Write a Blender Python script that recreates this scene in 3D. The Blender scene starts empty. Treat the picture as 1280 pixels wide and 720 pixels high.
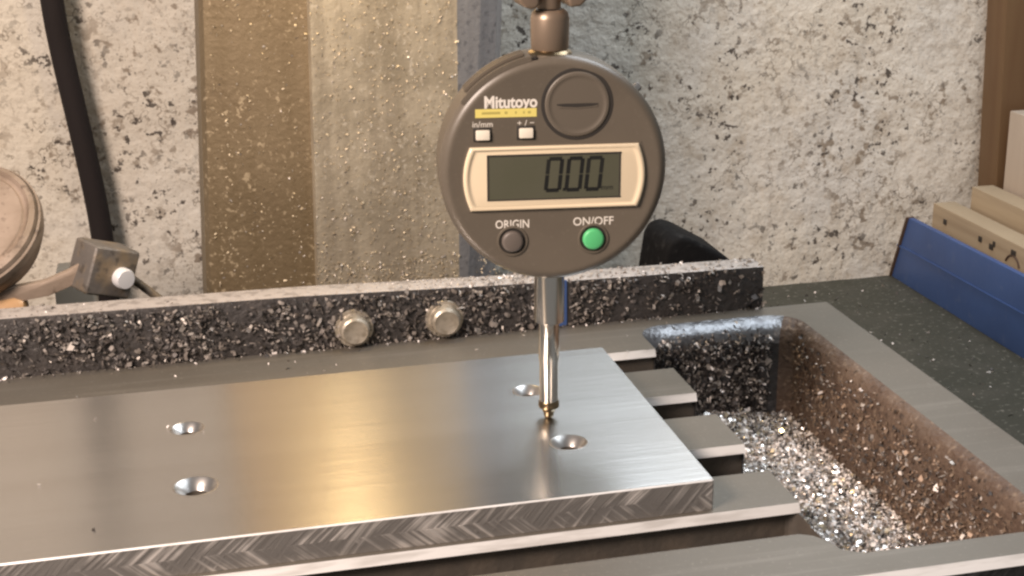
import bpy, bmesh, math, random
from mathutils import Vector, Matrix, Euler, noise
random.seed(7)
S = 0.001                      # everything below is written in millimetres
C = bpy.context.scene.collection
sc = bpy.context.scene
R = math.radians

# ---------------------------------------------------------------- camera, world, lights, exposure
cd = bpy.data.cameras.new('camera'); cam = bpy.data.objects.new('camera', cd); C.objects.link(cam)
cd.sensor_width = 36; cd.lens = 51.92; cd.clip_start = 0.01; cd.clip_end = 20
cam.location = (-0.09135, -0.35776, 0.15809)
cam.rotation_euler = (R(71.85), R(0.87), R(-13.15))
sc.camera = cam
w = bpy.data.worlds.new('World'); sc.world = w; w.use_nodes = True
bg = w.node_tree.nodes['Background']
bg.inputs[0].default_value = (1.0, 0.97, 0.95, 1); bg.inputs[1].default_value = 0.27

def area(name, loc, target, size, power, color, sy=None):
    l = bpy.data.lights.new(name, 'AREA'); l.energy = power; l.color = color
    l.shape = 'RECTANGLE'; l.size = size; l.size_y = sy or size
    o = bpy.data.objects.new(name, l); C.objects.link(o)
    o.location = Vector(loc)*S
    o.rotation_euler = (Vector(target)-Vector(loc)).to_track_quat('-Z', 'Y').to_euler()
    return o
area('key_lamp', (-365, -250, 345), (-60, 120, 0), 0.16, 7.4, (1.0, 0.81, 0.70))
area('column_lamp', (-40, 118, 185), (-38, 174, 95), 0.03, .23, (1.0, 0.72, 0.36))
area('window_light', (230, 190, 430), (90, 190, 0), 0.45, 3.3, (0.84, 0.92, 1.0), 0.25)

sc.view_settings.view_transform = 'Standard'; sc.view_settings.look = 'None'
sc.view_settings.exposure = -0.55; sc.view_settings.gamma = 1
sc.view_settings.use_curve_mapping = False
sc.cycles.use_denoising = True
sc.cycles.filter_width = 2.5

# ---------------------------------------------------------------- materials
def mat(name, col, rough=.5, metal=0., spec=.5, nz=None, bump=None, coord='Object', coat=0., aniso=0.):
    """nz: list of (scale xyz, amount, colour, lo, hi) layers mixed over the base colour;
    bump: list of (scale xyz, strength, distance m, detail)"""
    m = bpy.data.materials.new(name); m.use_nodes = True
    nt = m.node_tree; N = nt.nodes; L = nt.links; b = N['Principled BSDF']
    b.inputs['Base Color'].default_value = (*col, 1); b.inputs['Roughness'].default_value = rough
    b.inputs['Metallic'].default_value = metal; b.inputs['Specular IOR Level'].default_value = spec
    if coat: b.inputs['Coat Weight'].default_value = coat; b.inputs['Coat Roughness'].default_value = .08
    if aniso:
        b.inputs['Anisotropic'].default_value = aniso
        cx = N.new('ShaderNodeCombineXYZ'); cx.inputs[1].default_value = 1
        L.new(cx.outputs[0], b.inputs['Tangent'])
    tc = N.new('ShaderNodeTexCoord')
    def tex(scale, detail=3, rough=.55):
        mp = N.new('ShaderNodeMapping'); mp.inputs['Scale'].default_value = scale
        L.new(tc.outputs[coord], mp.inputs[0])
        t = N.new('ShaderNodeTexNoise'); t.inputs['Scale'].default_value = 1
        t.inputs['Detail'].default_value = detail; t.inputs['Roughness'].default_value = rough
        L.new(mp.outputs[0], t.inputs[0]); return t
    cur = None
    def rng(v, lo, hi, a, b_):
        mr = N.new('ShaderNodeMapRange')
        for i, x in enumerate((lo, hi, a, b_)): mr.inputs[i+1].default_value = x
        L.new(v, mr.inputs[0]); return mr
    for lay in nz or []:
        scale, amt, c2, lo, hi = lay[:5]; msk = lay[5] if len(lay) > 5 else None; ridge = len(lay) > 6
        v = tex(scale).outputs[0]
        if ridge:                                   # thin crack-like lines where the noise crosses its mean
            m1 = N.new('ShaderNodeMath'); m1.operation = 'SUBTRACT'; L.new(v, m1.inputs[0]); m1.inputs[1].default_value = .5
            m2 = N.new('ShaderNodeMath'); m2.operation = 'ABSOLUTE'; L.new(m1.outputs[0], m2.inputs[0]); v = m2.outputs[0]
            mr = rng(v, lo, hi, amt, 0)
        else: mr = rng(v, lo, hi, 0, amt)
        if msk:                                     # patchy: only where a broad noise is high
            k = rng(tex(u3(msk[0]), 2).outputs[0], msk[1], msk[2], msk[3] if len(msk) > 3 else 0, 1)
            mm = N.new('ShaderNodeMath'); mm.operation = 'MULTIPLY'; L.new(mr.outputs[0], mm.inputs[0]); L.new(k.outputs[0], mm.inputs[1]); mr = mm
        mx = N.new('ShaderNodeMix'); mx.data_type = 'RGBA'
        L.new(mr.outputs[0], mx.inputs[0])
        if cur: L.new(cur, mx.inputs[6])
        else: mx.inputs[6].default_value = (*col, 1)
        mx.inputs[7].default_value = (*c2, 1); cur = mx.outputs[2]
    if cur: L.new(cur, b.inputs['Base Color'])
    pn = None
    for (scale, st, dist, det) in bump or []:
        t = tex(scale, det); bp = N.new('ShaderNodeBump'); bp.inputs['Strength'].default_value = st
        bp.inputs['Distance'].default_value = dist
        L.new(t.outputs[0], bp.inputs['Height'])
        if pn: L.new(pn, bp.inputs['Normal'])
        pn = bp.outputs[0]
    if pn: L.new(pn, b.inputs['Normal'])
    return m
def u3(a): return (a, a, a)

M = {}
M['wall'] = mat('flaky_plaster', (.72, .68, .60), .88, nz=[(u3(9), .6, (.60, .54, .44), .42, .62), (u3(14), .5, (.62, .605, .57), .5, .65), (u3(75), .6, (.44, .37, .28), .54, .66, (14, .42, .6, .1)),
        (u3(95), .85, (.17, .135, .10), .0, .02, (45, .52, .60), 1), (u3(170), .85, (.24, .19, .14), .59, .65, (18, .42, .58, .3)),
        (u3(280), .95, (.07, .057, .047), .595, .65, (22, .42, .56, .25)), (u3(640), .6, (.32, .265, .20), .58, .65, (18, .4, .6, .4))],
        bump=[(u3(60), .3, .004, 3), (u3(230), .5, .002, 3), (u3(800), .25, .0006, 2)])
M['bench'] = mat('dark_bench', (.058, .056, .042), .7, spec=.25, nz=[(u3(60), .8, (.075, .07, .055), .45, .7), (u3(420), 1, (.18, .17, .14), .60, .68)],
        bump=[(u3(300), .5, .001, 3)])
M['plate'] = mat('brushed_steel', (.60, .59, .575), .27, 1, nz=[((6, 90, 40), .55, (.54, .525, .51), .4, .7), ((2.5, 30, 12), .5, (.50, .48, .46), .5, .68)],
        bump=[((14, 900, 900), .3, .0002, 4), ((5, 160, 160), .16, .0004, 2), ((40, 420, 420), .16, .0004, 2)], aniso=.8)
M['cast'] = mat('ground_cast_iron', (.18, .162, .135), .5, .5, nz=[(u3(22), .6, (.15, .13, .105), .48, .66), ((12, 260, 260), .4, (.28, .255, .22), .55, .7), (u3(60), .5, (.165, .15, .125), .4, .7), (u3(700), .5, (.26, .235, .20), .6, .7)],
        bump=[(u3(900), .25, .0002, 3)])
M['edge'] = mat('machined_edge', (.83, .82, .80), .45, .15, nz=[((60, 400, 400), .6, (.50, .48, .45), .48, .66)], bump=[((30, 500, 500), .2, .0002, 3)])
M['slot'] = mat('shadow_dark_slot', (.10, .088, .075), .5, .2, nz=[(u3(120), .7, (.15, .125, .10), .45, .7)], bump=[(u3(500), .4, .0006, 3)])  # shadow of the undercut is put into this dark base colour
M['rust'] = mat('rusty_cast_wall', (.165, .115, .083), .62, .25, nz=[(u3(20), .6, (.085, .062, .05), .45, .62), (u3(90), .8, (.11, .07, .05), .42, .66), (u3(420), .9, (.27, .20, .145), .56, .7), (u3(380), .8, (.05, .035, .028), .6, .7)],
        bump=[(u3(500), .8, .0012, 4)])
M['darkcast'] = mat('dark_cast_iron', (.05, .05, .052), .5, .5, nz=[(u3(200), .8, (.10, .10, .105), .5, .68)], bump=[(u3(450), .7, .001, 3)])  # darker iron for the pocket and the table's front face
M['fillet'] = mat('sheen_tinted_cast', (.20, .205, .215), .34, .7, nz=[(u3(200), .8, (.10, .10, .105), .5, .62)], bump=[(u3(450), .5, .001, 3)])  # cool sheen on the rounded edge is put into this paler blue-grey
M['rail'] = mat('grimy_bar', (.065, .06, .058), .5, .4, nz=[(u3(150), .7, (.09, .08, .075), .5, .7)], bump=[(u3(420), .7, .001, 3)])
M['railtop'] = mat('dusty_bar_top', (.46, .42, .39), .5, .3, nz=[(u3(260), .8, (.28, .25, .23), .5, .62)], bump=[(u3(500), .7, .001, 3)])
M['bolt'] = mat('bolt_steel', (.52, .47, .39), .42, .6, nz=[(u3(300), .8, (.27, .23, .17), .45, .7)], bump=[(u3(500), .4, .0006, 3)])
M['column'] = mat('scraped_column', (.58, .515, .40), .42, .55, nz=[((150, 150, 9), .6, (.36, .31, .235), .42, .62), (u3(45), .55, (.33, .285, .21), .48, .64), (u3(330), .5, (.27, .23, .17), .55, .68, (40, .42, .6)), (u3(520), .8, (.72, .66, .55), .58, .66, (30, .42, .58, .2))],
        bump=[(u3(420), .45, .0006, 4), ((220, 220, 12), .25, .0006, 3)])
M['colside'] = mat('shaded_brown_flank', (.185, .142, .085), .46, .35, nz=[((150, 150, 9), .7, (.15, .112, .062), .42, .64), (u3(40), .6, (.16, .12, .07), .46, .62), (u3(480), .8, (.45, .37, .25), .59, .67, (30, .44, .58))],  # flank's brown, darkened further for the weaker light it gets
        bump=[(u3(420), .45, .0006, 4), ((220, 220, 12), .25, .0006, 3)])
M['colblue'] = mat('cool_lit_grey_flank', (.34, .335, .34), .42, .4, nz=[((150, 150, 9), .6, (.24, .24, .25), .42, .62), (u3(380), .7, (.17, .17, .18), .54, .68)], bump=[(u3(500), .4, .0006, 3)])  # cool light from the right is put into this grey
M['body'] = mat('taupe_plastic', (.128, .108, .083), .36, nz=[((60, 60, 60), .5, (.108, .091, .07), .42, .66), (u3(900), .35, (.165, .14, .11), .6, .7)], bump=[(u3(2500), .12, .0001, 2), (u3(60), .06, .001, 2)])
M['cover'] = mat('taupe_cover', (.122, .103, .08), .45)
M['groove_and_shade'] = mat('dark_gap_and_shade', (.03, .026, .022), .6)
M['white'] = mat('white_print', (.76, .72, .65), .5)
M['cream'] = mat('cream_rubber', (.80, .74, .62), .45)
M['yellow'] = mat('yellow_print', (.72, .62, .18), .5)
M['olive'] = mat('olive_print', (.42, .36, .10), .5)
M['frame'] = mat('beige_window_frame', (.76, .64, .455), .22, coat=.5)
M['lcd'] = mat('lcd_glass', (.085, .085, .055), .25, coat=.5, nz=[((60, 1, 60), .5, (.10, .095, .07), .4, .7)])
M['seg'] = mat('lcd_segment', (.012, .012, .011), .35)
M['segp'] = mat('lcd_segment_weak', (.016, .016, .014), .35)
M['btn'] = mat('grey_button', (.13, .11, .095), .45)
M['green'] = mat('green_button', (.10, .52, .20), .4)
M['chrome'] = mat('polished_steel', (.82, .78, .71), .15, 1)
M['brass'] = mat('bronze_tip', (.27, .205, .125), .28, 1)
M['bronze'] = mat('brown_anodised', (.27, .205, .15), .38, .5)
M['steel'] = mat('bright_steel', (.74, .72, .70), .2, 1)
M['hole'] = mat('countersunk_steel', (.50, .48, .46), .33, 1)
M['blue'] = mat('blue_paint', (.048, .098, .26), .5, nz=[(u3(30), .6, (.038, .075, .20), .4, .7), (u3(160), .5, (.09, .13, .26), .6, .72)], bump=[(u3(90), .2, .001, 2)])
M['brownedge'] = mat('brown_worn_edge', (.09, .055, .035), .7)
M['wood'] = mat('pale_wood', (.42, .33, .22), .7, nz=[((8, 8, 160), .6, (.30, .225, .145), .42, .66)], bump=[((10, 10, 300), .3, .0005, 3)])
M['paleboard'] = mat('pale_board', (.50, .42, .34), .7, nz=[((90, 90, 8), .5, (.38, .31, .24), .45, .7)])
M['brownwood'] = mat('brown_wood', (.16, .095, .045), .6, nz=[((120, 120, 8), .7, (.13, .07, .032), .42, .66)])
M['ink'] = mat('black_ink', (.045, .038, .03), .7)
M['rubber'] = mat('black_rubber', (.007, .007, .0075), .75, spec=.12, nz=[(u3(300), .5, (.03, .03, .03), .58, .7)], bump=[(u3(300), .4, .001, 3)])
M['cable'] = mat('black_cable', (.022, .018, .018), .75, spec=.15)
M['brownmetal'] = mat('brown_painted_metal', (.36, .285, .225), .55, .2, nz=[(u3(70), .8, (.22, .165, .12), .45, .66), (u3(240), .7, (.14, .105, .08), .58, .68)], bump=[(u3(200), .3, .001, 3)])
M['greymetal'] = mat('grey_metal', (.17, .155, .14), .5, .3, nz=[(u3(90), .8, (.27, .205, .13), .47, .62), (u3(260), .7, (.08, .07, .06), .57, .67)], bump=[(u3(220), .4, .001, 3)])
M['palebox'] = mat('pale_grey_box', (.40, .41, .42), .6)
M['zinc'] = mat('zinc_bolt', (.78, .78, .80), .4, .2)
M['handle'] = mat('varnished_handle', (.44, .27, .14), .35)
M['c_dark'] = mat('dark_chip', (.10, .09, .085), .55, .4)
M['c_mid'] = mat('grey_chip', (.42, .385, .35), .5, .5)
M['c_lite'] = mat('bright_chip', (.94, .88, .84), .4, .12)
M['c_grey'] = mat('dull_chip', (.22, .195, .175), .6, .3)
M['c_fleck'] = mat('tan_fleck', (.46, .39, .28), .5, .3)
M['c_mirror'] = mat('shiny_chip', (.92, .88, .84), .22, 1)
M['c_brown'] = mat('brown_chip', (.27, .195, .14), .5, .4)

# chevron milling marks on the plate's sawn front edge
def chevron():
    m = bpy.data.materials.new('milled_edge'); m.use_nodes = True
    nt = m.node_tree; N = nt.nodes; L = nt.links; b = N['Principled BSDF']
    b.inputs['Metallic'].default_value = .55
    def node(t, **k):
        n = N.new(t)
        for a, v in k.items(): setattr(n, a, v)
        return n
    def mth(op, a, c=None):
        n = node('ShaderNodeMath', operation=op)
        for i, v in enumerate((a, c)):
            if v is None: continue
            if isinstance(v, (int, float)): n.inputs[i].default_value = v
            else: L.new(v, n.inputs[i])
        return n.outputs[0]
    tc = node('ShaderNodeTexCoord'); sp = node('ShaderNodeSeparateXYZ'); L.new(tc.outputs['Object'], sp.inputs[0])
    wob = node('ShaderNodeTexNoise'); wob.inputs['Scale'].default_value = 60; L.new(tc.outputs['Object'], wob.inputs[0])
    zc = mth('ADD', sp.outputs[2], -0.0041)
    az = mth('ABSOLUTE', zc)
    q = mth('MULTIPLY', mth('MULTIPLY', az, az), 18)
    t = mth('SUBTRACT', mth('SUBTRACT', sp.outputs[0], mth('MULTIPLY', az, 1.05)), q)
    t = mth('ADD', t, mth('MULTIPLY', wob.outputs[0], .0006))
    side = mth('MULTIPLY', mth('GREATER_THAN', zc, 0), .37)      # the two passes do not line up
    t = mth('ADD', t, side)
    n1 = node('ShaderNodeTexNoise', noise_dimensions='1D'); n1.inputs['Scale'].default_value = 520; n1.inputs['Detail'].default_value = 3
    L.new(t, n1.inputs['W'])
    n2 = node('ShaderNodeTexNoise', noise_dimensions='1D'); n2.inputs['Scale'].default_value = 75; n2.inputs['Detail'].default_value = 1
    L.new(t, n2.inputs['W'])
    pr = mth('MULTIPLY', n1.outputs[0], mth('ADD', mth('MULTIPLY', n2.outputs[0], 1.5), .25))
    msk = node('ShaderNodeTexNoise'); msk.inputs['Scale'].default_value = 110; L.new(tc.outputs['Object'], msk.inputs[0])
    pr = mth('MULTIPLY', pr, mth('ADD', mth('MULTIPLY', msk.outputs[0], 1.9), .1))
    t2 = mth('ADD', sp.outputs[0], mth('MULTIPLY', zc, -.8))       # a few stray cutter marks crossing the others
    n3 = node('ShaderNodeTexNoise', noise_dimensions='1D'); n3.inputs['Scale'].default_value = 430; n3.inputs['Detail'].default_value = 2; L.new(t2, n3.inputs['W'])
    m3 = node('ShaderNodeTexNoise'); m3.inputs['Scale'].default_value = 70; m3.inputs['Detail'].default_value = 1; L.new(tc.outputs['Object'], m3.inputs[0])
    pr = mth('MAXIMUM', pr, mth('MULTIPLY', n3.outputs[0], mth('MULTIPLY', m3.outputs[0], 1.55)))
    cr = node('ShaderNodeValToRGB'); L.new(pr, cr.inputs[0])
    cr.color_ramp.elements[0].position = .54; cr.color_ramp.elements[0].color = (.31, .295, .28, 1)
    cr.color_ramp.elements[1].position = .85; cr.color_ramp.elements[1].color = (.78, .74, .70, 1)
    L.new(cr.outputs[0], b.inputs['Base Color'])
    b.inputs['Roughness'].default_value = .42
    bp = node('ShaderNodeBump'); bp.inputs['Strength'].default_value = .55; bp.inputs['Distance'].default_value = .0005
    L.new(pr, bp.inputs['Height']); L.new(bp.outputs[0], b.inputs['Normal'])
    return m
M['chevron'] = chevron()

# ---------------------------------------------------------------- mesh helpers (millimetres in)
class MB:
    def __init__(s): s.bm = bmesh.new()
    def box(s, x0, x1, y0, y1, z0, z1, mi=0, bev=0, seg=2):
        t = bmesh.new(); bmesh.ops.create_cube(t, size=1)
        for v in t.verts:
            v.co = Vector(((x0+x1)/2+v.co.x*(x1-x0), (y0+y1)/2+v.co.y*(y1-y0), (z0+z1)/2+v.co.z*(z1-z0)))
        if bev: bmesh.ops.bevel(t, geom=t.edges[:], offset=bev, segments=seg, profile=.6, affect='EDGES')
        return s.join(t, mi)
    def join(s, t, mi=0, mtx=None):
        if mtx is not None: t.transform(mtx)
        for f in t.faces: f.material_index = mi
        me = bpy.data.meshes.new('tmp'); t.to_mesh(me); t.free(); s.bm.from_mesh(me); bpy.data.meshes.remove(me); return s
    def poly(s, pts, mi=0):
        f = s.bm.faces.new([s.bm.verts.new(p) for p in pts]); f.material_index = mi; return f
    def prism(s, prof, a0, a1, axis='y', mi=0, bev=0, seg=2):
        """prof: list of 2D points; extruded along axis from a0 to a1"""
        t = bmesh.new()
        def P(p, a):
            return {'y': (p[0], a, p[1]), 'z': (p[0], p[1], a), 'x': (a, p[0], p[1])}[axis]
        A = [t.verts.new(P(p, a0)) for p in prof]; B = [t.verts.new(P(p, a1)) for p in prof]; n = len(prof)
        t.faces.new(A); t.faces.new(B[::-1])
        for i in range(n): t.faces.new((A[i], B[i], B[(i+1) % n], A[(i+1) % n]))
        bmesh.ops.recalc_face_normals(t, faces=t.faces[:])
        if bev: bmesh.ops.bevel(t, geom=t.edges[:], offset=bev, segments=seg, profile=.6, affect='EDGES')
        return s.join(t, mi)
    def lathe(s, prof, mtx=None, n=48, mi=0, mis=None):
        """prof: (radius, height) from bottom to top, revolved round +Z"""
        t = bmesh.new(); rings = []
        for r, h in prof:
            rings.append([t.verts.new((r*math.cos(2*math.pi*k/n), r*math.sin(2*math.pi*k/n), h)) for k in range(n)] if r > 1e-6 else [t.verts.new((0, 0, h))])
        for i in range(len(prof)-1):
            a, b = rings[i], rings[i+1]
            for k in range(n):
                k2 = (k+1) % n
                if len(a) == 1 and len(b) == 1: continue
                if len(a) == 1: t.faces.new((a[0], b[k2], b[k]))
                elif len(b) == 1: t.faces.new((a[k], a[k2], b[0]))
                else: t.faces.new((a[k], a[k2], b[k2], b[k]))
        return s.join(t, mi, mtx)
    def tube(s, pts, rads, n=16, mi=0):
        t = bmesh.new(); rings = []
        for i, p in enumerate(pts):
            p = Vector(p); d = (Vector(pts[min(i+1, len(pts)-1)])-Vector(pts[max(i-1, 0)])).normalized()
            a = d.cross(Vector((0, 1, 0))); a = a.normalized() if a.length > .1 else Vector((1, 0, 0)); b = d.cross(a)
            r = rads[i] if isinstance(rads, (list, tuple)) else rads
            rings.append([t.verts.new(p+a*r*math.cos(2*math.pi*k/n)+b*r*math.sin(2*math.pi*k/n)) for k in range(n)])
        for i in range(len(rings)-1):
            for k in range(n):
                t.faces.new((rings[i][k], rings[i][(k+1) % n], rings[i+1][(k+1) % n], rings[i+1][k]))
        t.faces.new(rings[0][::-1]); t.faces.new(rings[-1])
        bmesh.ops.recalc_face_normals(t, faces=t.faces[:])
        return s.join(t, mi)
    def build(s, name, mats, parent=None, smooth=35, mtx=None):
        if mtx is not None: s.bm.transform(mtx)
        s.bm.transform(Matrix.Scale(S, 4))
        me = bpy.data.meshes.new(name); s.bm.to_mesh(me); s.bm.free()
        for m in (mats if isinstance(mats, (list, tuple)) else [mats]): me.materials.append(m)
        if smooth:
            me.polygons.foreach_set('use_smooth', [True]*len(me.polygons)); me.set_sharp_from_angle(angle=R(smooth))
        o = bpy.data.objects.new(name, me); C.objects.link(o); o.parent = parent
        return o
FY = Matrix.Rotation(R(90), 4, 'X')      # lathe axis +Z -> -Y (towards the camera)
def tag(o, label=None, cat=None, kind=None, group=None):
    if label: o['label'] = label
    if cat: o['category'] = cat
    if kind: o['kind'] = kind
    if group: o['group'] = group
    return o
def thing(name, label, cat, loc=(0, 0, 0)):
    o = bpy.data.objects.new(name, None); C.objects.link(o); o.location = Vector(loc)*S; o.empty_display_size = .01
    return tag(o, label, cat)
def flakes(name, pts, size, mats, weights, parent=None, seed=1, tilt=1.0):
    """many small bent shavings joined in one mesh; pts = list of (position, normal)"""
    rnd = random.Random(seed); vs = []; fs = []; mi = []
    for p, nrm in pts:
        s = size*rnd.uniform(.4, 1.25)*(1.5 if rnd.random() < .12 else 1); wd = s*rnd.uniform(.18, .8)
        q = Vector((rnd.gauss(0, 1), rnd.gauss(0, 1), rnd.gauss(0, 1))).normalized()
        n = (Vector(nrm)*(1-tilt*.55) + q*tilt*.75).normalized()
        a = n.orthogonal().normalized(); a = Matrix.Rotation(rnd.uniform(0, 6.28), 3, n) @ a; b = n.cross(a)
        c = Vector(p); k = len(vs); bend = n*s*rnd.uniform(.0, .3)
        vs += [c-a*s/2-b*wd/2, c-b*wd/2*rnd.uniform(.6, 1.2)+bend, c+a*s/2-b*wd/2, c+a*s/2+b*wd/2*rnd.uniform(.3, 1), c+b*wd/2+bend, c-a*s/2+b*wd/2*rnd.uniform(.3, 1)]
        fs += [(k, k+1, k+4, k+5), (k+1, k+2, k+3, k+4)]
        m = rnd.choices(range(len(mats)), weights)[0]; mi += [m, m]
    me = bpy.data.meshes.new(name); me.from_pydata([v*S for v in vs], [], fs)
    for m in mats: me.materials.append(m)
    me.polygons.foreach_set('material_index', mi); me.update()
    o = bpy.data.objects.new(name, me); C.objects.link(o); o.parent = parent; o['kind'] = 'stuff'
    return o

# ---------------------------------------------------------------- setting: wall and bench
WALL_Y, BENCH_Z = 320, -81
bm = MB(); nx, nz_ = 420, 220; x0, x1, z0, z1 = -420, 620, -100, 340
g = [[None]*(nz_+1) for _ in range(nx+1)]
for i in range(nx+1):
    for j in range(nz_+1):
        x = x0+(x1-x0)*i/nx; z = z0+(z1-z0)*j/nz_
        h = noise.noise(Vector((x*.05, z*.05, 3)))*.6+noise.noise(Vector((x*.28, z*.28, 9)))*.35
        g[i][j] = bm.bm.verts.new((x, WALL_Y-h, z))
for i in range(nx):
    for j in range(nz_): bm.bm.faces.new((g[i][j], g[i+1][j], g[i+1][j+1], g[i][j+1]))
bm.poly([(x0, WALL_Y+8, z0), (x1, WALL_Y+8, z0), (x1, WALL_Y+8, z1), (x0, WALL_Y+8, z1)])
tag(bm.build('wall', M['wall'], smooth=80), 'rough off-white plaster wall speckled with dark chips behind the machine', kind='structure')
bm = MB(); bm.box(-420, 620, -260, WALL_Y+20, BENCH_Z-30, BENCH_Z)
tag(bm.build('bench_top', M['bench'], smooth=0), 'dark grimy bench surface behind and right of the table', kind='structure')
rnd = random.Random(5)
tag(flakes('metal_chips', [((rnd.uniform(120, 262), rnd.uniform(60, 312), BENCH_Z+.3), (0, 0, 1)) for _ in range(300)], 1.7, [M['c_mid'], M['c_lite'], M['c_dark']], [5, 2, 5], seed=3),
    'scattered metal shavings on the dark bench right of the table')

# ---------------------------------------------------------------- machine table
ZT = -8.2
table = thing('machine_table', 'grey cast iron machine table with slots and a recessed chip pocket at its right end', 'machine table', (0, 0, ZT))
TI = Matrix.Translation((0, 0, -ZT))
XL = -260
slots = [(46.1, 63.5), (8.6, 25.2), (-30.2, -12.9), (-65, -49.5)]     # (near lip y, far lip y)
def arc(cx, cy, r, a0, a1, n=7): return [(cx+r*math.cos(R(a0+(a1-a0)*k/n)), cy+r*math.sin(R(a0+(a1-a0)*k/n))) for k in range(n+1)]
# comb shaped opening: pocket plus the slots that run into it (counter-clockwise)
PX0, PX1, PY0, PY1 = 51.5, 107.6, -77.5, 84.5
pocket_right = arc(PX1-11, PY0+11, 11, -90, 0)+arc(PX1-11, PY1-11, 11, 0, 90)
left_top = arc(PX0+9, PY1-9, 9, 90, 180)
comb = [(PX0+4, PY0)]+pocket_right+left_top
XS = -255
for near, far in slots:
    comb += [(PX0, far), (XS, far), (XS, near)]
    comb += [(PX0, near)] if near > -60 else [(44.5, near), (47.5, near-1.6), (50, near-5), (51, near-9.5)]
outer = [(XL, -87), (123.5, -87), (123.5, 92), (XL, 92)]
bm = MB(); b = bm.bm
def loop(pts, z): return [b.verts.new((p[0], p[1], z)) for p in pts]
A = loop(outer, ZT); B = loop(comb, ZT); es = []
for Lp in (A, B):
    for i in range(len(Lp)): es.append(b.edges.new((Lp[i], Lp[(i+1) % len(Lp)])))
bmesh.ops.triangle_fill(b, use_beauty=True, edges=es)
for f in b.faces:
    f.normal_update()
    if f.normal.z < 0: f.normal_flip()
# outside: worn chamfer then vertical sides
A2 = loop([(p[0]+(1.2 if p[0] > 0 else -1.2), p[1]+(1.6 if p[1] > 0 else -1.6)), ][0:1][0] for p in outer) if False else loop([(XL, -88.8), (124.6, -88.8), (124.6, 92), (XL, 92)], ZT-2.0)
A3 = loop([(XL, -88.8), (124.6, -88.8), (124.6, 92), (XL, 92)], -46)
for i in range(4):
    j = (i+1) % 4
    f = b.faces.new((A[i], A2[i], A2[j], A[j])); f.material_index = 1 if i == 0 else 0
    f = b.faces.new((A2[i], A3[i], A3[j], A2[j])); f.material_index = 2 if i == 0 else 0
b.faces.new(A3[::-1])
bmesh.ops.recalc_face_normals(b, faces=b.faces[:])
bm.build('table_top', [M['cast'], M['edge'], M['darkcast']], table, smooth=30, mtx=TI)
# slots: bright lip, then an undercut channel coloured dark for its shadow
for k, (near, far) in enumerate(slots):
    bm = MB(); zb = ZT-2.3; zf = ZT-11
    xe = PX0 if k < 3 else PX0
    bm.poly([(XS, far, ZT), (xe, far, ZT), (xe, far-1.1, zb), (XS, far-1.1, zb)][::-1])
    xe2 = xe if near > -60 else 44.5
    bm.poly([(XS, near, ZT), (xe2, near, ZT), (xe2, near, zb), (XS, near, zb)])
    bm.build('slot_lip', M['edge'], table, smooth=0, mtx=TI)
    bm = MB()
    if k < 3:
        bm.poly([(XS, far-1.1, zb), (xe, far-1.1, zb), (xe, far+1.5, zb), (XS, far+1.5, zb)])
        bm.poly([(XS, far+1.5, zf), (xe, far+1.5, zf), (xe, far+1.5, zb), (XS, far+1.5, zb)])
        bm.poly([(XS, near-3, zf), (xe, near-3, zf), (xe, far+1.5, zf), (XS, far+1.5, zf)])
    else:
        pr = arc(47.5, far-2.4, 3.4, 75, 0, 5)
        pts = [(XS, far+.9)]+[(p[0], p[1]) for p in pr]+[(50.9, near-6)]
        for a, c in zip(pts[:-1], pts[1:]): bm.poly([(a[0], a[1], zf), (c[0], c[1], zf), (c[0], c[1], zb), (a[0], a[1], zb)])
        bm.poly([(XS, near-3, zf), (50.9, near-3, zf), (50.9, far+.9, zf), (XS, far+.9, zf)])
    bm.poly([(XS, near-3, zf), (xe2, near-3, zf), (xe2, near-3, zb), (XS, near-3, zb)][::-1])
    bm.build('slot_channel', M['slot'], table, smooth=30, mtx=TI)
# land ends above the pocket (faces towards the pocket)
bm = MB(); ends = [(63.5, 75.5)]+[(slots[i+1][1], slots[i][0]) for i in range(3)]
for lo, hi in ends:
    bm.poly([(PX0, lo, ZT), (PX0, hi, ZT), (PX0, hi, -20), (PX0, lo, -20)])
bm.poly([(PX0, PY0, -20), (PX0, 75.5, -20), (PX0, 75.5, -46), (PX0, PY0, -46)])
bm.build('pocket_side', M['darkcast'], table, smooth=0, mtx=TI)
# pocket lining: right, far and near walls with a soft upper fillet
bm = MB(); b = bm.bm
path = [(51, PY0-0), (PX0+4, PY0)]+pocket_right+left_top
def inset(p, d):
    cx, cy = (PX0+PX1)/2, (PY0+PY1)/2
    x, y = p; nxm = x+(-d if x > cx+10 else 0)
    fy = max(0, min(1, (y-(PY1-14))/10)); 
    return (nxm, y-d*1.6*fy if y > 0 else y+d*.3*max(0, min(1, (PY0+14-y)/10)))
rows = [(0, ZT), (1.4, ZT-.5), (2.8, ZT-1.6), (3.9, ZT-3.6), (4.4, ZT-7), (4.7, -42)]
rings = [[b.verts.new((*inset(p, d), z)) for p in path] for d, z in rows]
for i in range(len(rows)-1):
    for k in range(len(path)-1):
        f = b.faces.new((rings[i][k], rings[i][k+1], rings[i+1][k+1], rings[i+1][k]))
        mid = path[k]; far_ = mid[1] > 76 and mid[0] < PX1-3; f.material_index = (2 if i < 4 else 1) if far_ else 0
bmesh.ops.recalc_face_normals(b, faces=b.faces[:])
bm.build('pocket_wall', [M['rust'], M['darkcast'], M['fillet']], table, smooth=60, mtx=TI)
bm = MB(); bm.box(PX0-1, PX1-1, PY0-1, PY1-1, -44, -41.5)
bm.build('pocket_floor', M['darkcast'], table, smooth=0, mtx=TI)

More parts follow.
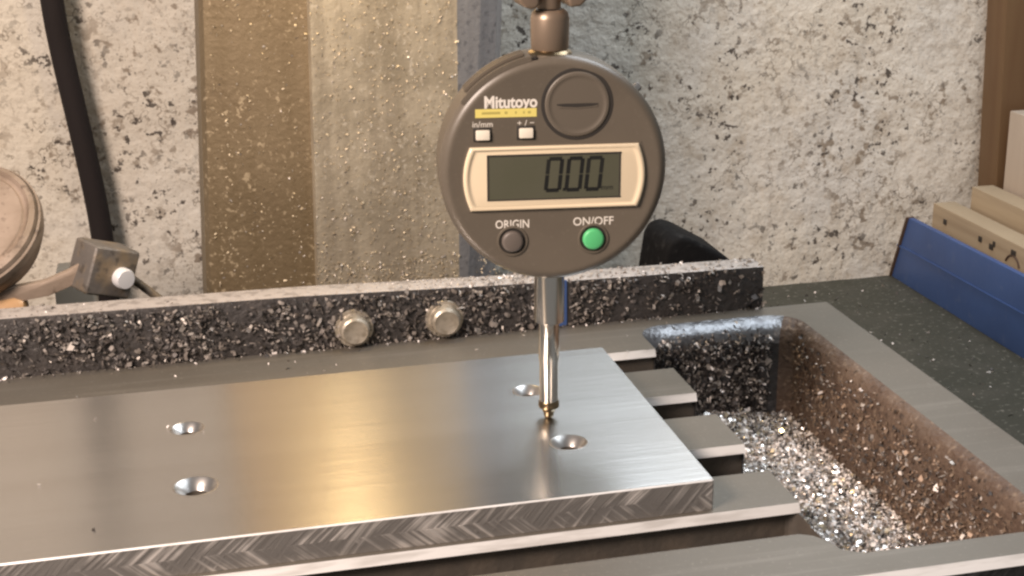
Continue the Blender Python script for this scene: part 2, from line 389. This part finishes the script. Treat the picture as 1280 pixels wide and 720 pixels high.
# chips lying in the pocket: a heap against the lands, and stuck on the walls
rnd = random.Random(11)
def heap(x, y):
    t = max(0, min(1, (x-52)/50))
    return -40.5+(1-t)**1.2*(21-17*max(0, min(1, (y-2)/55)))+1.6*noise.noise(Vector((x*.12, y*.12, 1)))
pts = []
for _ in range(22000):
    x = rnd.uniform(52, 104); y = rnd.uniform(-77, 79)
    pts.append(((x, y, heap(x, y)+rnd.uniform(-.8, 1.0)), (0, 0, 1)))
tag(flakes('metal_chips', pts, 1.5, [M['c_lite'], M['c_mid'], M['c_dark'], M['c_fleck'], M['c_mirror']], [7, 2, 1.2, 1.5, 6], seed=2), 'heap of glittering metal shavings on the floor of the table pocket')
pts = []
for _ in range(1900):
    d = abs(rnd.gauss(0, .4)); z = -9-32*min(1, d*1.6) if rnd.random() < .3 else rnd.uniform(-41, -14)
    pts.append(((102.9+rnd.uniform(-.6, .3), rnd.uniform(-70, 72), z), (-1, 0, 0)))
for _ in range(1100):
    pts.append(((102.9+rnd.uniform(-.6, .2), min(70, rnd.gauss(-22, 30)), max(-41, min(-14, rnd.gauss(-30, 7)))), (-1, 0, 0)))
pts = [p for p in pts if p[0][1] > -74]
tag(flakes('metal_chips', pts, 1.3, [M['c_brown'], M['c_mid'], M['c_lite'], M['c_dark']], [7, 2.2, .6, 2.5], seed=4), 'brownish shavings stuck to the right wall of the table pocket')
pts = []
for _ in range(2600):
    z = rnd.uniform(-41, -9); y = 76.9 if z < -13 else 76.9+(z+13)/4.8*7.5
    pts.append(((rnd.uniform(54, 103), y-rnd.uniform(.0, .8), z), (0, -1, 0)))
tag(flakes('metal_chips', pts, 1.6, [M['c_dark'], M['c_mid'], M['c_lite']], [6, 3, 1.2], seed=6), 'dark and silver shavings clinging to the far wall of the table pocket')

# ---------------------------------------------------------------- rail behind the table
rail = thing('rail', 'dark bar caked with metal chips along the back edge of the table', 'rail', (-60, 97, ZT))
RI = Matrix.Translation((60, -97, -ZT))
bm = MB(); prof = [(-265, -34), (100, -34), (100, 6.6), (27, 7.6), (-57, 10.2), (-265, 12.4)]
bm.prism(prof, 92.4, 103, 'y', 0, bev=.6)
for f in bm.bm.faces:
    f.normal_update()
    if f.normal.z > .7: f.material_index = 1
bm.build('bar', [M['rail'], M['railtop']], rail, smooth=30, mtx=RI)
for x, z in ((-41.2, -2.0), (-11.5, -1.6)):
    bm = MB(); bm.lathe([(0, 0), (5.6, 0), (5.7, .6), (5.4, 1.3), (5.0, 1.5), (4.9, 3.2), (4.6, 4.6), (3.9, 5.2), (3.3, 5.0), (0, 5.0)], Matrix.Translation((x, 92.6, z)) @ FY, 40)
    bolt = bm.build('bolt', M['bolt'], rail, smooth=30, mtx=RI)
    bm = MB(); bm.lathe([(4.0, 0), (6.3, 0), (6.4, .5), (6.1, 1.1), (4.0, 1.1)], Matrix.Translation((x, 92.3, z)) @ FY, 40)
    bm.build('washer', M['bolt'], bolt, smooth=30, mtx=RI)
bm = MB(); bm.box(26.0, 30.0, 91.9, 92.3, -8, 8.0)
bm.build('blue_strip', M['blue'], rail, smooth=0, mtx=RI)  # narrow blue strip over the visible height of the bar's front
rnd = random.Random(21)
def ztop(x): return 12.4-(x+265)/365*5.8
pts = []
for _ in range(6200):
    x = rnd.uniform(-215, 100); z = rnd.uniform(-8.0, ztop(x)-.3)
    if 24.5 < x < 31: continue
    dens = (.4 if x > 45 else 1.0)*max(.25, min(1, .75+1.3*noise.noise(Vector((x*.06, z*.1, 4)))))
    if rnd.random() > dens: continue
    pts.append(((x, 92.0-rnd.uniform(0, .9), z), (0, -1, 0)))
tag(flakes('metal_chips', pts, 1.7, [M['c_dark'], M['c_grey'], M['c_mid']], [5, 5, 2.4], seed=8), 'layer of dark and silver chips stuck to the front of the long bar')
pts = [((x, rnd.uniform(92.6, 103), ztop(x)+rnd.uniform(-.1, .5)), (0, 0, 1)) for x in [rnd.uniform(-215, 100) for _ in range(2200)] if x < 20 or rnd.random() < .4]
tag(flakes('metal_chips', pts, 1.2, [M['c_lite'], M['c_mid'], M['c_grey']], [1.6, 4, 4], seed=9), 'pale shavings lying along the top of the long bar')
pts = [((x, 92-abs(rnd.gauss(0, 1.3)), ZT+.25), (0, 0, 1)) for x in [rnd.uniform(-215, 100) for _ in range(420)]]
pts += [((rnd.uniform(-200, 120), rnd.uniform(50, 90), ZT+.15), (0, 0, 1)) for _ in range(60)]
tag(flakes('metal_chips', pts, .9, [M['c_lite'], M['c_mid'], M['c_dark']], [2, 3, 4], seed=10), 'few small shavings along the back rim of the table')

# ---------------------------------------------------------------- machine column
colm = thing('machine_column', 'tall scraped metal machine column behind the bar, left flank coloured shaded brown, right flank cool-lit grey', 'machine column', (-25, 210, BENCH_Z))
CI = Matrix.Translation((25, -210, -BENCH_Z))
def section(z):
    t = (z+16)/111
    return -84+5.6*t, -45+3*t, 9+2*t, 27+5*t
za, zb = BENCH_Z, 330
xa, xb = section(za), section(zb)
def band(i, j, dya, dyb, m, name):
    bm = MB()
    bm.poly([(xa[i], 175+dya, za), (xa[j], 175+dyb, za), (xb[j], 175+dyb, zb), (xb[i], 175+dya, zb)])
    return bm
bm = MB()
bm.poly([(xa[1], 172, za), (xa[2], 172, za), (xb[2], 172, zb), (xb[1], 172, zb)], 0)
bm.poly([(xa[1]-.6, 175.5, za), (xa[1], 172, za), (xb[1], 172, zb), (xb[1]-.6, 175.5, zb)], 0)
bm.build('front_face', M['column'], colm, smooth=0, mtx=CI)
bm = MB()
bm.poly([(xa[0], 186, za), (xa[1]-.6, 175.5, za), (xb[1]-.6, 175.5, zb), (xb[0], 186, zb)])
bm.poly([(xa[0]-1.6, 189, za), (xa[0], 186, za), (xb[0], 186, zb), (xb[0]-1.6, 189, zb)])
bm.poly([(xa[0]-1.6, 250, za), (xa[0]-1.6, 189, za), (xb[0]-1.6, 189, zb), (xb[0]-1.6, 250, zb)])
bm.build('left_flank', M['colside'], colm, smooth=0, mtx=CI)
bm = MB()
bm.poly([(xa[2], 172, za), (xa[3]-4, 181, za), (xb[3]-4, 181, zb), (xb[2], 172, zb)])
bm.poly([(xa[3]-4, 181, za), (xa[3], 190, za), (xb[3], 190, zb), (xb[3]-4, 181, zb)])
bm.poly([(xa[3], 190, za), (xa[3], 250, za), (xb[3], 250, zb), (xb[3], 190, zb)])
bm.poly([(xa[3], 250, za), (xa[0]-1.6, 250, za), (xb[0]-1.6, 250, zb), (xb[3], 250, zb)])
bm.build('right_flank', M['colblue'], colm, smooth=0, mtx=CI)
rnd = random.Random(31); pts = []
for _ in range(3000):
    z = -20+150*rnd.random()**1.25; a, b_, c_, d_ = section(z); x = rnd.uniform(a+2, c_)
    y = 171.7 if x > b_ else 175.2+(b_-x)/39*10.3
    if x < b_ and rnd.random() < .55: continue
    pts.append(((x, y, z), (0, -1, 0)))
for _ in range(500):
    z = rnd.uniform(-20, -4)
    x = rnd.uniform(-45, 26); pts.append(((x, 171.6 if x < 9 else 176, z), (0, -1, 0)))
flakes('metal_chips', pts, .85, [M['c_lite'], M['c_mid'], M['c_fleck']], [.1, 1.5, 6], colm, seed=12, tilt=.7).matrix_parent_inverse = CI.copy() @ Matrix.Identity(4)
for o in colm.children:
    if o.name.startswith('metal_chips'): o.matrix_parent_inverse = Matrix.Translation(Vector((25, -210, -BENCH_Z))*S)

# ---------------------------------------------------------------- steel plate with four countersunk holes
PXR, PYF, PYB = 29.6, -47.8, 48.6
plate = thing('steel_plate', 'flat brushed steel plate with four countersunk holes lying on the machine table', 'steel plate', (-60, 0, ZT))
PI_ = Matrix.Translation((60, 0, -ZT))
holes = [(-95.6, 18.4, 4.2), (-94.4, -18.5, 5.2), (-.8, 20.2, 4.2), (.9, -17.2, 4.7)]
bm = MB(); b = bm.bm; es = []; rings = []
def lp(pts, z):
    return [b.verts.new((p[0], p[1], z)) for p in pts]
co = [(-240, PYF), (PXR-.5, PYF), (PXR, PYF+.5), (PXR, PYB), (-240, PYB)]
T = lp([(-240, PYF+.35), (PXR-.7, PYF+.35), (PXR-.35, PYF+.7), (PXR-.35, PYB-.3), (-240, PYB-.3)], 0)
for r in [T]+[lp([(hx+hr*math.cos(2*math.pi*k/40), hy+hr*math.sin(2*math.pi*k/40)) for k in range(40)], 0) for hx, hy, hr in holes]:
    rings.append(r)
    for i in range(len(r)): es.append(b.edges.new((r[i], r[(i+1) % len(r)])))
bmesh.ops.triangle_fill(b, use_beauty=True, edges=es)
for f in b.faces:
    f.normal_update()
    if f.normal.z < 0: f.normal_flip()
T2 = lp(co, -.35); T3 = lp(co, ZT+.05)
for i in range(5):
    j = (i+1) % 5
    f = b.faces.new((T[i], T2[i], T2[j], T[j])); f.material_index = 1
    f = b.faces.new((T2[i], T3[i], T3[j], T2[j])); f.material_index = 2 if i in (0, 1) else 0
b.faces.new(T3[::-1])
bm.build('plate_body', [M['plate'], M['edge'], M['chevron']], plate, smooth=0, mtx=PI_)
for (hx, hy, hr) in holes:
    bm = MB(); bm.lathe([(hr*.56, -hr*.5), (hr*.6, -hr*.45), (hr, 0.0), (hr+.15, .06), (hr+.4, .02)], Matrix.Translation((hx, hy, 0)), 40)
    bm.lathe([(0, -7.7), (hr*.56, -7.6), (hr*.56, -hr*.5)], Matrix.Translation((hx, hy, 0)), 40, 1)  # bore shares the slots' shade-dark colour
    bm.build('countersunk_hole', [M['hole'], M['slot']], plate, smooth=30, mtx=PI_)
rnd = random.Random(41); pts = []
for hx, hy, hr in holes:
    for _ in range(4):
        a = rnd.uniform(0, 6.28); r = hr*rnd.uniform(.1, .8)
        pts.append(((hx+r*math.cos(a), hy+r*math.sin(a), -max(0, hr-r)*.9+rnd.uniform(.2, .7)-(.0)), (0, 0, 1)))
pts += [((-91.5, 14.2, .3), (0, 0, 1)), ((-100.6, 19.8, .5), (0, 0, 1)), ((-6.2, 20.2, .4), (0, 0, 1)), ((-5.4, 19.0, .5), (0, 0, 1)), ((-132, -8, .3), (0, 0, 1)), ((-120, 31, .2), (0, 0, 1)), ((-103, -28, .2), (0, 0, 1)), ((-118, -36, .2), (0, 0, 1))]
tag(flakes('metal_chips', pts, 1.1, [M['c_lite'], M['c_grey'], M['c_dark']], [3, 2, .3], seed=14), 'few bright shavings in and around the holes of the plate')

# ---------------------------------------------------------------- dial indicator
ind = thing('dial_indicator', 'round taupe digital dial indicator reading 0.00 with its probe touching the plate', 'dial indicator', (0, 0, 0))
ind.rotation_euler = (Matrix.Rotation(R(.6), 4, 'Y') @ Matrix.Rotation(R(-7), 4, 'Z')).to_euler()
CU, CV, RB, YF = .3, 70.2, 27.9, -7.0
BC = Matrix.Translation((CU, 0, CV)) @ FY         # lathe height h -> y = -h
bm = MB()
bm.lathe([(0, -9.6), (27.4, -9.6), (28.4, -9.0), (28.9, -8.2), (28.9, 4.5), (28.8, 5.3), (28.4, 6.0), (27.9, 6.5), (27.2, 6.9), (26.6, 7.05), (26.1, 6.95), (0, 6.95)], BC, 128)
body = bm.build('body', M['body'], ind, smooth=28)
def face_box(name, u0, u1, v0, v1, h0, h1, m, parent, bev=.3):
    bm = MB(); bm.box(u0, u1, YF-h1, YF-h0, v0, v1, 0, bev); return bm.build(name, m, parent, smooth=40)
def outline(name, pts, h0, h1, m, parent, bev=.25, seg=3):
    bm = MB(); bm.prism(pts, YF-h1, YF-h0, 'y', 0, bev, seg); return bm.build(name, m, parent, smooth=40)
def text(s, u, v, h, m, parent, bold=0., width=None, align='CENTER', name='lettering'):
    cu = bpy.data.curves.new(name, 'FONT'); cu.body = s; cu.size = 1; cu.align_x = align; cu.extrude = .02; cu.offset = bold; cu.resolution_u = 3
    o = bpy.data.objects.new(name, cu); C.objects.link(o); bpy.context.view_layer.update()
    me = bpy.data.meshes.new_from_object(o.evaluated_get(bpy.context.evaluated_depsgraph_get())); bpy.data.objects.remove(o)
    k = h/.69
    xs = [q.co.x for q in me.vertices]; wd = (max(xs)-min(xs))*k; kx = k*(width/wd if width else 1)
    mid = (max(xs)+min(xs))/2
    for q in me.vertices:
        x, y, z = q.co; q.co = Vector((u+(x-mid)*kx, YF+.03-z*1.5, v-h/2+y*k))*S
    me.materials.clear(); me.materials.append(m)
    t = bpy.data.objects.new(name, me); C.objects.link(t); t.parent = parent; return t
# battery cover with coin slot
BX, BV, BR = 6.0, 87.0, 8.75
bm = MB(); bm.lathe([(BR-.9, 7.0), (BR-.55, 7.02), (BR+.05, 7.02), (BR+.35, 6.98)], Matrix.Translation((BX, 0, BV)) @ FY, 64)
bm.build('battery_ring_gap', M['groove_and_shade'], body, smooth=0)
bm = MB(); bm.lathe([(BR-.55, 6.6), (BR-.6, 7.15), (BR-.9, 7.4), (BR-1.5, 7.45), (BR-2.1, 7.2), (BR-2.6, 7.2), (0, 7.2)], Matrix.Translation((BX, 0, BV)) @ FY, 64)
cov = bm.build('battery_cover', M['cover'], ind, smooth=25)
sl = [(BX-5.2, BV-.15), (BX-3.4, BV-.55), (BX, BV-.75), (BX+3.4, BV-.55), (BX+5.2, BV-.15), (BX+5.2, BV+.15), (BX+3.4, BV+.22), (BX-3.4, BV+.22), (BX-5.2, BV+.1)]
outline('coin_slot', sl, .12, .27, M['groove_and_shade'], cov, 0)
outline('slot_edge', [(BX-4.6, BV-.85), (BX, BV-1.1), (BX+5.0, BV-.7), (BX+5.2, BV-.3), (BX+3.4, BV-.58), (BX, BV-.78), (BX-3.4, BV-.58)], .2, .34, M['cover'], cov, 0)
# printing
text('Mitutoyo', -10.6, 88.0, 2.9, M['white'], body, .03, 13.2)
strip = outline('yellow_strip', [(-19.5, 84.15), (-4.2, 84.15), (-4.2, 86.3), (-19.5, 86.3)], -.02, .06, M['yellow'], ind, 0)
bm = MB()
for u0, u1 in ((-17.9, -13.3), (-12.2, -11.5), (-9.6, -9.2), (-7.6, -7.2), (-6.4, -5.7)): bm.box(u0, u1, YF-.09, YF-.05, 85.0, 85.6)
bm.build('faint_print', M['olive'], strip, smooth=0)
text('in/mm', -17.7, 82.55, 1.5, M['white'], body, .0, 5.0)
text('+ / \u2212', -6.9, 82.6, 1.4, M['white'], body, .0, 4.2)
text('ORIGIN', -10.4, 56.65, 2.1, M['white'], body, .012, 8.6)
text('ON/OFF', 10.4, 56.75, 2.1, M['white'], body, .012, 10.4)
# buttons
for u, v in ((-17.7, 79.85), (-6.85, 80.1)):
    face_box('button_recess', u-2.35, u+2.35, v-1.85, v+1.85, -.3, .05, M['groove_and_shade'], body, .3).name = 'button_recess'
    face_box('small_button', u-1.75, u+1.75, v-1.25, v+1.25, -.2, .9, M['cream'], ind, .35)
for u, v, m, nm in ((-10.4, 52.15, M['btn'], 'origin_button'), (10.4, 52.1, M['green'], 'power_button')):
    bm = MB(); bm.lathe([(2.6, 7.05), (3.35, 7.06), (3.45, 7.0)], Matrix.Translation((u, 0, v)) @ FY, 40); bm.build('button_gap', M['groove_and_shade'], body, smooth=0)
    bm = MB(); bm.lathe([(3.35, 7.0), (3.5, 7.35), (3.9, 7.3), (4.05, 7.0)], Matrix.Translation((u, 0, v)) @ FY, 40); bm.build('button_rim', M['body'], body, smooth=30)
    bm = MB(); bm.lathe([(2.75, 6.8), (2.75, 7.7), (2.5, 8.05), (2.0, 8.2), (0, 8.3)], Matrix.Translation((u, 0, v)) @ FY, 40); bm.build(nm, m, ind, smooth=40)
# display window: bowed ends
def bow(du, dv, bulge):
    p = []
    cu, cv = .35, 68.6
    hw, hh = 20.6+du, 7.95+dv
    for k in range(13):
        t = -1+2*k/12; p.append((cu+hw+bulge*(1-t*t), cv+hh*t*.96))
    for k in range(13):
        t = 1-2*k/12; p.append((cu-hw-bulge*(1-t*t), cv+hh*t*.96))
    return p
outline('window_gap', bow(1.3, 1.0, 1.7), -.05, .08, M['cover'], body, 0)
bm = MB(); rows_ = []
for d, h in ((.75, -.1), (.7, .55), (.35, .95), (-.05, 1.0), (-.45, .8), (-.6, .62), (-1.2, .6), (-1.5, .66)):
    rows_.append([bm.bm.verts.new((x, YF-h, z)) for x, z in bow(d, d*.75, 1.7+d*.1)])
for i in range(len(rows_)-1):
    n_ = len(rows_[i])
    for k in range(n_): bm.bm.faces.new((rows_[i][k], rows_[i][(k+1) % n_], rows_[i+1][(k+1) % n_], rows_[i+1][k]))
bm.bm.faces.new(rows_[-1]); bmesh.ops.recalc_face_normals(bm.bm, faces=bm.bm.faces[:])
fr = bm.build('display_frame', M['frame'], ind, smooth=50)
LU0, LU1, LV0, LV1 = -16.3, 16.7, 63.3, 74.3
disp = face_box('display', LU0, LU1, LV0, LV1, .5, .74, M['lcd'], ind, 0)
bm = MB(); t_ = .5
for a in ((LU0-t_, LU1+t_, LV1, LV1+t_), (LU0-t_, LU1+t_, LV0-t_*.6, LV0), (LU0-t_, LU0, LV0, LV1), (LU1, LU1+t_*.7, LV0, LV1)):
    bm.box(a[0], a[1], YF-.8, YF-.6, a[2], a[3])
bm.build('display_shadow_edge', M['olive'] if False else M['groove_and_shade'], fr, smooth=0).name = 'display_shade_strip'  # dark strips drawn round the display as the shade of its recess
def digit(u, weak):
    bm = MB(); H = 4.05; W = 1.7; th = .95; sh = .10; cv = 69.4
    def q(pts, mi): bm.prism([(u+x+sh*y, cv+y) for x, y in pts], YF-.80, YF-.75, 'y', mi)
    g_ = .12
    def vert(x, y0, y1, mi): q([(x-th/2, y0+g_), (x+th/2, y0+g_), (x+th/2, y1-g_), (x-th/2, y1-g_)], mi)
    def horz(y, mi, t=th): q([(-W+g_, y-t/2), (W-g_, y-t/2), (W-g_, y+t/2), (-W+g_, y+t/2)], mi)
    vert(-W, 0, H, weak[0]); vert(-W, -H, 0, weak[1]); vert(W, 0, H, weak[2]); vert(W, -H, 0, weak[3])
    horz(H, weak[4]); horz(-H, weak[5])
    return bm.build('digit', [M['seg'], M['segp']], disp, smooth=0)
digit(.1, (1, 0, 0, 0, 1, 0)); digit(5.3, (0, 0, 0, 0, 0, 0)); digit(10.3, (1, 0, 1, 0, 1, 0))
bm = MB(); bm.box(2.35, 3.1, YF-.80, YF-.75, 65.1, 65.85); bm.build('decimal_point', M['seg'], disp, smooth=0)
t = text('mm', 13.7, 65.75, 1.35, M['seg'], disp, .01, 2.9)
t.location = Vector((0, -.75, 0))*S
# data socket cover on the upper left of the rim
def rim_pad(a0, a1, y0, y1, r0, r1, n=16):
    bm = MB(); b = bm.bm; rr = []
    for k in range(n+1):
        a = R(a0+(a1-a0)*k/n); ca, sa = math.cos(a), math.sin(a)
        rr.append([b.verts.new((CU+r*ca, y, CV+r*sa)) for r, y in ((r0, y0), (r1, y0), (r1, y1), (r0, y1))])
    for k in range(n):
        for j in range(4): b.faces.new((rr[k][j], rr[k][(j+1) % 4], rr[k+1][(j+1) % 4], rr[k+1][j]))
    b.faces.new(rr[0][::-1]); b.faces.new(rr[-1]); bmesh.ops.recalc_face_normals(b, faces=b.faces[:])
    bmesh.ops.bevel(b, geom=[e for e in b.edges if len(e.link_faces) == 2 and e.calc_face_angle() > 1], offset=.25, segments=2, affect='EDGES')
    return bm
rim_pad(101, 143, -6.4, 3.4, 27.9, 29.4).build('socket_cover', M['body'], ind, smooth=40)
for y in (-3.4, -1.2, 1.0): rim_pad(104, 138, y-.6, y+.6, 29.3, 30.3).build('grip_rib', M['body'], ind.children[-1] if False else [o for o in ind.children if o.name.startswith('socket_cover')][0], smooth=40)
rim_pad(98.6, 101, -6.5, 3.5, 28.3, 29.1).build('cover_gap', M['groove_and_shade'], body, smooth=0)
bm = MB(); a = R(39.5); bm.lathe([(1.2, -2), (1.2, .8), (.9, 1.4), (0, 1.6)], Matrix.Translation((CU+29*math.cos(a), 3.6, CV+29*math.sin(a))) @ Matrix.Rotation(R(50), 4, 'Y'), 20)
bm.build('side_screw', M['steel'], ind, smooth=40)
# stem, spindle and probe
bm = MB(); bm.lathe([(0, 27.6), (3.3, 27.6), (4.0, 28.0), (4.0, 44)], None, 48); bm.build('stem', M['chrome'], ind, smooth=40)
bm = MB(); bm.lathe([(0, 4.6), (2.5, 4.6), (2.55, 16.6), (2.75, 17.0), (2.75, 27.7), (0, 27.7)], None, 40); bm.build('spindle', M['chrome'], ind, smooth=40)
bm = MB(); bm.lathe([(0, .0), (.7, .06), (1.15, .35), (1.4, 1.0), (1.45, 1.9), (1.75, 2.1), (1.85, 2.5), (2.3, 3.1), (2.75, 3.3), (2.85, 3.8), (2.75, 4.9), (2.5, 5.3), (2.3, 5.5), (2.2, 5.9), (0, 5.9)], None, 40); bm.build('probe_tip', M['brass'], ind, smooth=40)
# cap on top
bm = MB(); bm.lathe([(0, 97.0), (5.6, 97.0), (5.6, 98.9), (5.2, 99.4), (4.6, 99.7), (4.4, 100.0)], None, 48); bm.build('collar', M['brass'], ind, smooth=30)
bm = MB(); bm.lathe([(4.3, 99.4), (4.75, 100.2), (4.85, 107.4), (4.5, 108.8), (3.6, 109.6), (0, 109.6)], None, 48); bm.build('spindle_cap', M['bronze'], ind, smooth=40)

# holder gripping the indicator from above, cut by the top of the frame
hold = thing('holder', 'brown collet holder above the indicator, cut off by the top of the frame', 'holder', (.9, 0, 111))
HI = Matrix.Translation((-.9, 0, -111))
bm = MB(); bm.lathe([(0, 109.9), (2.9, 109.9), (3.0, 110.2), (3.0, 124), (0, 124)], Matrix.Translation((.9, 0, 0)), 40); bm.build('rod', M['bronze'], hold, smooth=40, mtx=HI)
for s in (-1, 1):
    prof = [(.9+s*3.6, 111.5), (.9+s*4.4, 110.4), (.9+s*7.0, 110.6), (.9+s*8.6, 112.2), (.9+s*9.2, 114.5), (.9+s*9.2, 150), (.9+s*3.6, 150)]
    bm = MB(); bm.prism(prof if s > 0 else prof[::-1], -5, 5, 'y', 0, .8, 3); bm.build('jaw', M['bronze'], hold, smooth=40, mtx=HI)
bm = MB(); bm.lathe([(0, 124), (9, 124), (9, 150), (0, 150)], Matrix.Translation((.9, 0, 0)), 40); bm.build('shank', M['bronze'], hold, smooth=40, mtx=HI)

# ---------------------------------------------------------------- things behind, right side
blk = MB(); blk.prism([(79, BENCH_Z), (79, -14), (81, 0), (83, 3.6), (87, 5.0), (91, 3.8), (106, -5), (108.3, -8), (108.5, -13), (109, BENCH_Z)], 140, 168, 'y', 0, 2.2, 3)
tag(blk.build('rubber_stop', M['rubber'], None, smooth=40), 'black rounded rubber stop poking up behind the right end of the bar', 'rubber stop')
pan = thing('metal_panel', 'blue painted metal sheet standing on the bench at the right edge', 'metal panel', (268, 230, BENCH_Z))
QI = Matrix.Translation((-268, -230, -BENCH_Z))
bm = MB(); bm.prism([(318.5, BENCH_Z), (304.5, -45.6), (60, -42.5), (60, BENCH_Z)], 268, 271, 'x', 0, .5); bm.build('sheet', M['blue'], pan, smooth=30, mtx=QI)
bm = MB(); bm.prism([(319.6, BENCH_Z), (305.6, -45.2), (304.6, -45.6), (318.6, BENCH_Z)], 266.8, 271.4, 'x', 0, .2); bm.build('worn_edge', M['brownedge'], pan, smooth=30, mtx=QI)
bm = MB(); bm.prism([(314, -62), (60, -58.5), (60, -59.5), (314, -63)], 267.3, 268.2, 'x', 0, .2); bm.build('pressed_crease', M['blue'], pan, smooth=30, mtx=QI)

bd = thing('wooden_board', 'long pale board with black markings standing on edge behind the blue sheet', 'wooden board', (289, 200, BENCH_Z))
DI = Matrix.Translation((-289, -200, -BENCH_Z))
bm = MB(); bm.box(283, 295, 80, 308, BENCH_Z, -39.5, 0, .8); bm.build('board', M['wood'], bd, smooth=30, mtx=DI)
for y0, y1, zz in ((296, 293, -46), (262, 259, -45.5), (252, 248.5, -46.5), (249, 247, -44.5), (233, 229, -44)):
    bm = MB(); bm.box(282.5, 283.1, y1, y0, zz-1.6, zz+1.2, 0, .3); bm.build('black_mark', M['ink'], bd, smooth=30, mtx=DI)
bm = MB(); pr_ = [(282.8, 231+6*math.cos(R(a)), -51.5+6*math.sin(R(a))) for a in range(20, 175, 12)]
bm.tube(pr_, .6, 8); bm.build('curved_mark', M['brownedge'], bd, smooth=40, mtx=DI)
bm = MB(); bm.box(297, 309, 80, 296, BENCH_Z, -29, 0, .8)
tag(bm.build('wooden_board', M['wood'], None, smooth=30), 'second pale board, slightly taller, behind the board with black markings', 'wooden board')
bm = MB(); bm.box(311, 327, 120, 290, BENCH_Z, 10, 0, .6)
tag(bm.build('wooden_board', M['paleboard'], None, smooth=30), 'wide pale upright board at the far right edge of the picture', 'wooden board')
bm = MB(); bm.prism([(312.5, BENCH_Z), (307, 80), (300, 260), (420, 260), (420, BENCH_Z)], 296, 314, 'y', 0, .6)
tag(bm.build('plywood_sheet', M['brownwood'], None, smooth=30), 'brown plywood sheet leaning on the wall in the upper right corner', 'plywood')

# ---------------------------------------------------------------- things behind, left side
pts = []
ctr = [(-141, 304, 160), (-138.8, 306, 86), (-137.2, 308, 60), (-133.6, 308, 30), (-130.5, 308, 3), (-128.6, 308, -20), (-128.2, 307, -45), (-129, 306, -82)]
for i in range(len(ctr)-1):
    p0 = Vector(ctr[max(i-1, 0)]); p1 = Vector(ctr[i]); p2 = Vector(ctr[i+1]); p3 = Vector(ctr[min(i+2, len(ctr)-1)])
    for k in range(6):
        t = k/6; pts.append(.5*((2*p1)+(p2-p0)*t+(2*p0-5*p1+4*p2-p3)*t*t+(3*p1-p0-3*p2+p3)*t**3))
pts.append(Vector(ctr[-1]))
bm = MB(); bm.tube(pts, 4.9, 14)
tag(bm.build('power_cable', M['cable'], None, smooth=60), 'thick black cable hanging down the speckled wall at the left', 'cable')

knob = thing('knob', 'large brown round knob cut off by the left edge of the picture', 'knob', (-165, 150, 25))
KI = Matrix.Translation((165, -150, -25))
KT = Matrix.Translation((-165, 158, 23)) @ Euler((R(38), R(-16), R(0))).to_matrix().to_4x4()
bm = MB(); bm.lathe([(0, -16), (17, -16), (22.5, -12), (25.5, -6), (26, 0), (25.2, 2.6), (23.6, 3.6), (22.4, 2.2), (21.2, 2.0), (20.6, 2.7), (12, 3.1), (6, 2.9), (0, 3.0)], KT, 64); bm.build('knob_body', M['brownmetal'], knob, smooth=30, mtx=KI)
bm = MB(); bm.lathe([(25.9, -3.2), (26.5, -2.6), (26.5, .4), (25.9, 1.0)], KT, 64); bm.build('knob_rim', M['brownmetal'], knob, smooth=30, mtx=KI)

cl = thing('clamp', 'grey clamp block with a bright bolt head on a flat brown arm', 'clamp', (-122, 150, 6))
LI = Matrix.Translation((122, -150, -6))
bt = Matrix.Translation((-120.5, 150, 7.6)) @ Euler((R(4), R(20), R(33))).to_matrix().to_4x4()
bm = MB(); bm.box(-9, 9, -7, 7, -8.6, 8.6, 0, 1.6, 3); bm.build('clamp_block', M['greymetal'], cl, smooth=35, mtx=LI @ bt)
bm = MB(); bm.lathe([(0, 6.6), (3.6, 6.6), (3.7, 9.6), (3.2, 10.4), (0, 10.6)], bt @ Matrix.Translation((3.4, 0, -1.0)) @ FY, 32); bm.build('bolt_head', M['zinc'], cl, smooth=35, mtx=LI)
bm = MB(); bm.prism([(-185, 0), (-158, 3.5), (-140, 5.6), (-131, 9), (-124, 14), (-126, 8.0), (-131, 3.2), (-139, .2), (-158, -2.0), (-185, -6)], 146, 150, 'y', 0, .7); bm.build('arm', M['brownmetal'], cl, smooth=35, mtx=LI)
bm = MB(); bm.tube([(-114, 152, 5), (-107, 153, -2), (-101, 154, -8), (-94, 156, -17)], [1.5, 1.5, 1.4, 1.3], 12); bm.build('pin', M['greymetal'], cl, smooth=40, mtx=LI)
bm = MB(); bm.tube([(-190, 152, -6), (-165, 150, -5), (-150, 149, -4.5), (-147.5, 149, -4.4), (-146.4, 149, -4.4)], [6, 6, 6, 4.8, 2.5], 24)
tag(bm.build('lever', M['handle'], None, smooth=40), 'small tan wooden lever end below the brown arm at the left edge', 'lever')
bm = MB(); bm.box(-141, -127, 190, 215, BENCH_Z, -8, 0, 1)
tag(bm.build('junction_box', M['palebox'], None, smooth=35), 'pale grey box behind the bar below the clamp', 'box')
